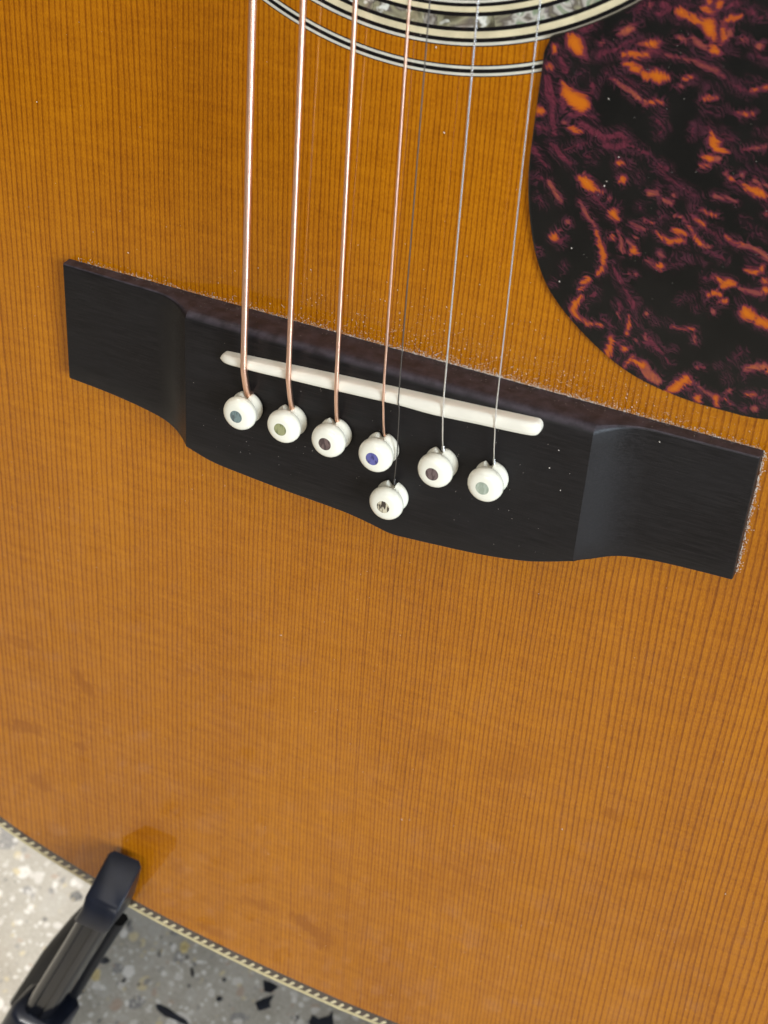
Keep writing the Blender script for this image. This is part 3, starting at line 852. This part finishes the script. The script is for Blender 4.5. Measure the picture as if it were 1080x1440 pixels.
# strings: end of string in front of its pin, over the saddle, up to the neck
STR = [  # u at saddle, u at v=75, pin index, radius, wound pitch
    (-26.6, -25.2, 0, .70, .34), (-16.4, -15.35, 1, .56, .30), (-5.75, -5.5, 2, .44, .27), (4.35, 4.35, 3, .25, .22),
    (7.5, 7.95, 6, .125, 0), (16.85, 16.45, 4, .175, 0), (27.5, 27.0, 5, .135, 0)]
def satop(u): return 11.15 + .55 * (1 - ((u - 1.5) / 35) ** 2)
for us_, ut, pk, r, pitch in STR:
    pu, pv = PINS[pk]; sc = sad_c(us_)
    wt = satop(us_) + r
    key = [(ut + (ut - us_) * (185 - 75) / 80., 185, wt + 2.9), (us_ + (ut - us_) * .06, sc + 4.0, wt + .12), (us_, sc + .9, wt + .02), (us_, sc - .5, wt - .1)]
    e = (pu + .35, pv + 3.05, HB + 1.1)
    m1 = (us_ * .75 + e[0] * .25, sc - 2.2, wt - .45); m2 = (us_ * .35 + e[0] * .65, (sc - 2.2) * .40 + e[1] * .60, wt * .42 + e[2] * .58)
    if pk == 6:
        m1 = (7.75, sc - 2.2, wt - .30); m2 = (7.72, -17.3, wt * .52 + e[2] * .48)
    low = catmull([key[1], key[2], key[3], m1, m2, e, (e[0] - .1, e[1] - .35, HB - .6)], 10)
    st = .085 if pitch else .6
    if pitch: st = pitch / 3.0
    up = resample(np.array([key[0], key[1]]), st)
    lo = resample(low, st)
    P = np.vstack([up[:-1], lo])
    if pitch:
        rad = [r * (1.0 + (.035 if i % 3 == 1 else (-.075 if i % 3 == 0 else .02))) for i in range(len(P))]
    else: rad = [r] * len(P)
    mt = M['wound'] if pitch else (M['dark_steel'] if pk == 6 else M['steel'])
    so = part('string', tube(P, rad, 10 if pitch else 8), mt, smooth=80)
    if not pitch:     # twisted lock winding where the plain strings meet their pins
        tw = []
        q = np.array(e); dvec = (np.array(e) - np.array(m2)); dvec /= np.linalg.norm(dvec)
        for i in range(40):
            t = i / 39; a = t * 2 * math.pi * 4
            p = q - dvec * (1.5 * (1 - t)) ; tw.append((p[0] + math.cos(a) * r * 1.5, p[1], p[2] + math.sin(a) * r * 1.5))
        part('lock_winding', tube(tw, r * .8, 6), mt, so, smooth=80)

# fingerboard end, just past the frame
part('fingerboard', loft([[(-27, v, .02), (27, v, .02), (27, v, 6.5), (14, v, 7.4), (0, v, 7.7), (-14, v, 7.4), (-27, v, 6.5)] for v in (186, 330)]), M['ebony'], smooth=30)
part('neck', loft([[(-26.5, v, .01), (26.5, v, .01), (22, v, -12), (0, v, -20), (-22, v, -12)] for v in (304.2, 330)]), M['rosewood'], smooth=40)

# ------------------------------------------------------------------ dust gathered against the bridge and sprinkled on the top
def specks(lst):
    V, F = [], []
    base = [(1, 0, 0), (0, 1, 0), (-1, 0, 0), (0, -1, 0), (0, 0, 1), (0, 0, -1)]
    fc = [(0, 1, 4), (1, 2, 4), (2, 3, 4), (3, 0, 4), (1, 0, 5), (2, 1, 5), (3, 2, 5), (0, 3, 5)]
    for (u, v, w, r) in lst:
        a = rnd.uniform(0, 6.28); e = rnd.uniform(.5, 1.6); o = len(V)
        for (x, y, z) in base:
            x2 = x * e * rnd.uniform(.7, 1.2); y2 = y / e * rnd.uniform(.7, 1.2)
            V.append((u + r * (x2 * math.cos(a) - y2 * math.sin(a)), v + r * (x2 * math.sin(a) + y2 * math.cos(a)), w + r * .8 * z))
        F += [tuple(i + o for i in f) for f in fc]
    return V, F
L = []
for i in range(5200):
    u = rnd.uniform(-74, 76)
    dens = .25 + .75 * math.exp(-((u - 22) / 32) ** 2)
    if rnd.random() > dens: continue
    v = .02 + rnd.expovariate(3.2)
    L.append((u, v, .03 + rnd.random() * .1, rnd.uniform(.03, .10) if rnd.random() < .9 else rnd.uniform(.1, .17)))
for i in range(330):
    u = rnd.gauss(18, 26); v = rnd.expovariate(.22)
    if abs(u) < 76 and v < 30: L.append((u, v + .3, .04, rnd.uniform(.05, .14)))
for i in range(420):
    v = -rnd.uniform(0, 28); L.append((76.25 + rnd.expovariate(4.0), v, .05 + rnd.uniform(0, .5), rnd.uniform(.06, .16)))
for i in range(260):
    L.append((rnd.uniform(-110, 110), rnd.uniform(-190, 70), .03, rnd.uniform(.04, .10)))
L = [q for q in L if not (-28.2 < q[1] < -.2 and abs(q[0]) < 76.0) and not (abs(q[0] - 1) < 46 and -38 < q[1] < 0)]
for (u, v) in [(-82.3, 33.5), (7.5, 46.2), (4.5, 61.3), (-22.2, -82.3), (51.5, -110), (12.3, -125.8), (90.1, -111.3), (-61.3, 5.2)]: L.append((u, v, .05, .2))
for (u, v) in [(39.9, -6.9), (38.6, -11.3), (41.4, -15.5)]: L.append((u, v, HB + .04, .16))
L.append((57.5, -2.2, btop(57.5) + .04, .2))
for i in range(90):
    u = rnd.uniform(-41, 45); v = -rnd.uniform(3, 33)
    L.append((u, v, HB + .02, rnd.uniform(.03, .085)))
for (u, v) in [(40.7, 49.2), (34.6, 30.5), (39.2, 44.4), (38.9, 43.5), (37.4, 58.9), (33.2, 23.5)]: L.append((u, v, 1.03, .17))
for i in range(60): 
    u, v = rnd.uniform(35, 75), rnd.uniform(22, 75); L.append((u, v, 1.01, rnd.uniform(.03, .06)))
for i in range(260):
    u = rnd.uniform(-70, 74); L.append((u, .02, rnd.uniform(.1, .75) * btop(u) * rnd.random(), rnd.uniform(.03, .07)))
for i in range(4200):
    u = rnd.gauss(24, 26); v = .05 + rnd.expovariate(.28)
    if abs(u) < 75 and v < 22: L.append((u, v, .015, rnd.uniform(.015, .045)))
V, F = specks(L)
for i in range(34):       # lint: short curved fibres
    if i < 34: u0, v0, w0 = rnd.gauss(15, 32), .3 + rnd.expovariate(.6), .06
    else: u0, v0, w0 = rnd.uniform(-38, 42), -rnd.uniform(3, 30), HB + .04
    if i < 34 and (abs(u0) > 74): continue
    a = rnd.uniform(0, 6.28); ln = rnd.uniform(.5, 1.6); P = []
    for t in range(6):
        P.append((u0 + ln * t / 5 * math.cos(a), max(v0 + ln * t / 5 * math.sin(a), .06) if i < 34 else v0 + ln * t / 5 * math.sin(a), w0)); a += rnd.uniform(-.5, .5)
    V2, F2 = tube([(x + 1e-4 * k, y + 1e-4 * k, z) for k, (x, y, z) in enumerate(P)], .022, 4); o = len(V)
    V += V2; F += [tuple(q + o for q in f) for f in F2]
dust = link('dust', mesh('dust', V, F), M['dust']); dust.matrix_world = G
tag(dust, 'pale dust specks gathered along the black bridge and sprinkled on the top', 'dust', kind='stuff')

# ------------------------------------------------------------------ folding stand under the guitar
stand = bpy.data.objects.new('guitar_stand', None); COL.objects.link(stand)
stand.location = (0, gw(0, -225, 0).y, 0.0)
tag(stand, 'black plastic guitar stand whose hooked leg holds the lower edge of the guitar', 'guitar stand')
sinv = Matrix.Translation(-stand.location)
def spart(name, V, F, mat, parent=None, smooth=35):
    W = [tuple(sinv @ gw(*p)) for p in V]
    return link(name, mesh(name, W, F, 1.0), mat, stand if parent is None else parent, smooth)
def rbox(c, hu, hd, ax_d, ch=.25, groove=0.0):
    """chamfered section: half width hu along u, half depth hd along ax_d"""
    c = np.array(c, float); U = np.array([1, 0, 0.]); Dv = np.array(ax_d, float); Dv /= np.linalg.norm(Dv)
    x, y = hu, hd; k = min(hu, hd) * ch * 2
    pts = [(-x, -y + k), (-x, y - k), (-x + k * .35, y - k * .35), (-x + k, y), (-.38 * x, y), (-.30 * x, y - groove), (.30 * x, y - groove), (.38 * x, y), (x - k, y), (x - k * .35, y - k * .35), (x, y - k), (x, -y + k), (x - k, -y), (-x + k, -y)]
    return [tuple(c + U * a + Dv * b) for a, b in pts]
def plane_z(v, w): return gw(0, v, w).z
for sg in (-1, 1):
    # the hook and front leg: rounded tip against the guitar's face, then down and outwards
    dx = 0.0 if sg < 0 else 26.0
    tip = [(66.0, -178.4, 8.8, 4.9, 7.0, -.5), (66.1, -179.2, 9.2, 5.3, 7.5, -.5), (66.8, -183.4, 9.8, 5.2, 7.7, -.42), (68.2, -188.2, 10.2, 5.2, 7.2, -.15), (69.6, -192.0, 10.4, 5.1, 6.6, .05)]
    R = [rbox((sg * (u + dx), v, w), hu, hd, (0, tl_, 1), .10) for u, v, w, hu, hd, tl_ in tip]
    V, F = loft(R if sg < 0 else R[::-1]); spart('hook_pad', V, F, M['rubber'])
    path = [(69.2, -190.6, 10.4, 4.4, 6.1), (71.4, -196, 10.6, 4.4, 6.2), (75.2, -205, 10.8, 4.4, 6.2), (81.6, -220, 10.8, 4.5, 6.2), (88.4, -236, 10.8, 4.7, 6.3), (92.6, -246, 10.8, 4.8, 6.4)]
    R = [rbox((sg * (u + dx), v, w), hu, hd, (0, .10, 1), .26, .5) for u, v, w, hu, hd in path]
    V, F = loft(R if sg < 0 else R[::-1]); spart('leg', V, F, M['stand'])
    # cradle arm running back under the body
    R = [rbox((sg * (77.5 + dx), -209.4, w), 3.4, 3.2, (0, 1, 0), .2) for w in (6, 0, -60, -116)]
    V, F = loft(R if sg > 0 else R[::-1]); spart('cradle_arm', V, F, M['stand'])
    # brace and rear leg behind the front leg
    R = [rbox((sg * (u + dx), v, w), 3.0, 2.4, (0, 0, 1), .25) for u, v, w in ((72.6, -207.5, -1.0), (79.6, -224, 0.5), (88.5, -246, 3.0))]
    V, F = loft(R if sg < 0 else R[::-1]); spart('brace', V, F, M['matt_black'])
    R = [rbox((sg * (u + dx), v, w), 3.4, 3.2, (0, 0, 1), .25) for u, v, w in ((80, -207, -3), (90.5, -225, -6), (104.5, -251, -12), (126, -296, -19))]
    V, F = loft(R if sg < 0 else R[::-1]); spart('rear_leg', V, F, M['matt_black'])
    # foot sleeve of the front leg down to the floor
    d = np.array([22.5, -54, 0.0]); d /= np.linalg.norm(d)
    c0 = np.array([91.0, -243.5, 10.8]); R = []
    zf = plane_z(*c0[1:]); need = 0
    while plane_z(*(c0 + d * need)[1:]) > .004 and need < 200: need += .5
    for t, s_ in ((-.5, .86), (0, 1.0), (1.5, 1.08), (need * .6, 1.12), (need - 3, 1.25), (need, 1.3)):
        c = c0 + d * t; R.append(rbox((sg * (c[0] + dx), c[1], c[2]), 8.2 * s_, 9.4 * s_, (0, .12, 1), .3))
    V, F = loft(R); spart('foot', V, F, M['rubber'])

# ------------------------------------------------------------------ larger stone chips set in the floor
CHIPS = [
    ('dark', [(-111.9, 13.6), (-111.3, 15.7), (-109.3, 16.7), (-107.3, 15.9), (-108.5, 14.2), (-110.4, 13.6)]),
    ('dark', [(-84.7, 8.3), (-83.8, 9.3), (-79.8, 9.3), (-76.7, 8.6), (-72.5, 8.2), (-70.2, 7.1), (-71.9, 6.4), (-76.4, 6.5), (-79.8, 6.3), (-83.0, 7.1)]),
    ('dark', [(-80.1, 24.9), (-79.4, 25.2), (-78.1, 23.9), (-77.4, 22.0), (-78.5, 22.5)]),
    ('dark', [(-68.0, 25.9), (-67.4, 26.5), (-66.5, 26.0), (-66.7, 25.1), (-67.5, 25.1)]),
    ('dark', [(-54.7, 30.9), (-51.5, 31.4), (-48.6, 30.9), (-50.1, 27.9), (-52.5, 27.5)]),
    ('dark', [(-53.5, 22.8), (-51.4, 25.4), (-48.7, 27.8), (-48.9, 24.8), (-47.8, 23.5), (-51.0, 20.6)]),
    ('dark', [(-33.6, 24.2), (-33.6, 26.7), (-31.0, 26.5), (-28.2, 28.6), (-28.0, 30.8), (-25.4, 26.4), (-28.5, 23.4), (-32.0, 21.9)]),
    ('dark', [(-100.1, 11.0), (-99.5, 12.3), (-98.7, 12.3), (-98.9, 10.8)]),
    ('dark', [(-66.5, 19.4), (-65.4, 20.2), (-64.2, 19.5), (-64.9, 18.1), (-66.2, 18.2)]),
    ('yellow', [(-113.3, 9.7), (-112.2, 11.6), (-108.8, 11.6), (-107.3, 8.6), (-108.8, 7.3), (-112.1, 8.4)]),
    ('yellow', [(-87.7, 31.3), (-86.7, 32.8), (-84.4, 32.0), (-84.1, 29.5), (-85.4, 28.4), (-87.0, 29.4)]),
]
for kind, poly in CHIPS:
    k = len(poly)
    V = [(x, y, -.5) for x, y in poly] + [(x, y, .12) for x, y in poly]
    F = [tuple(range(k, 2 * k))] + [(i, (i + 1) % k, k + (i + 1) % k, k + i) for i in range(k)]
    A = sum(poly[i][0] * poly[(i + 1) % k][1] - poly[(i + 1) % k][0] * poly[i][1] for i in range(k))
    if A < 0: F = [f[::-1] for f in F]
    link('stone_chip', mesh('stone_chip', V, F), M['chip_' + kind], floor)
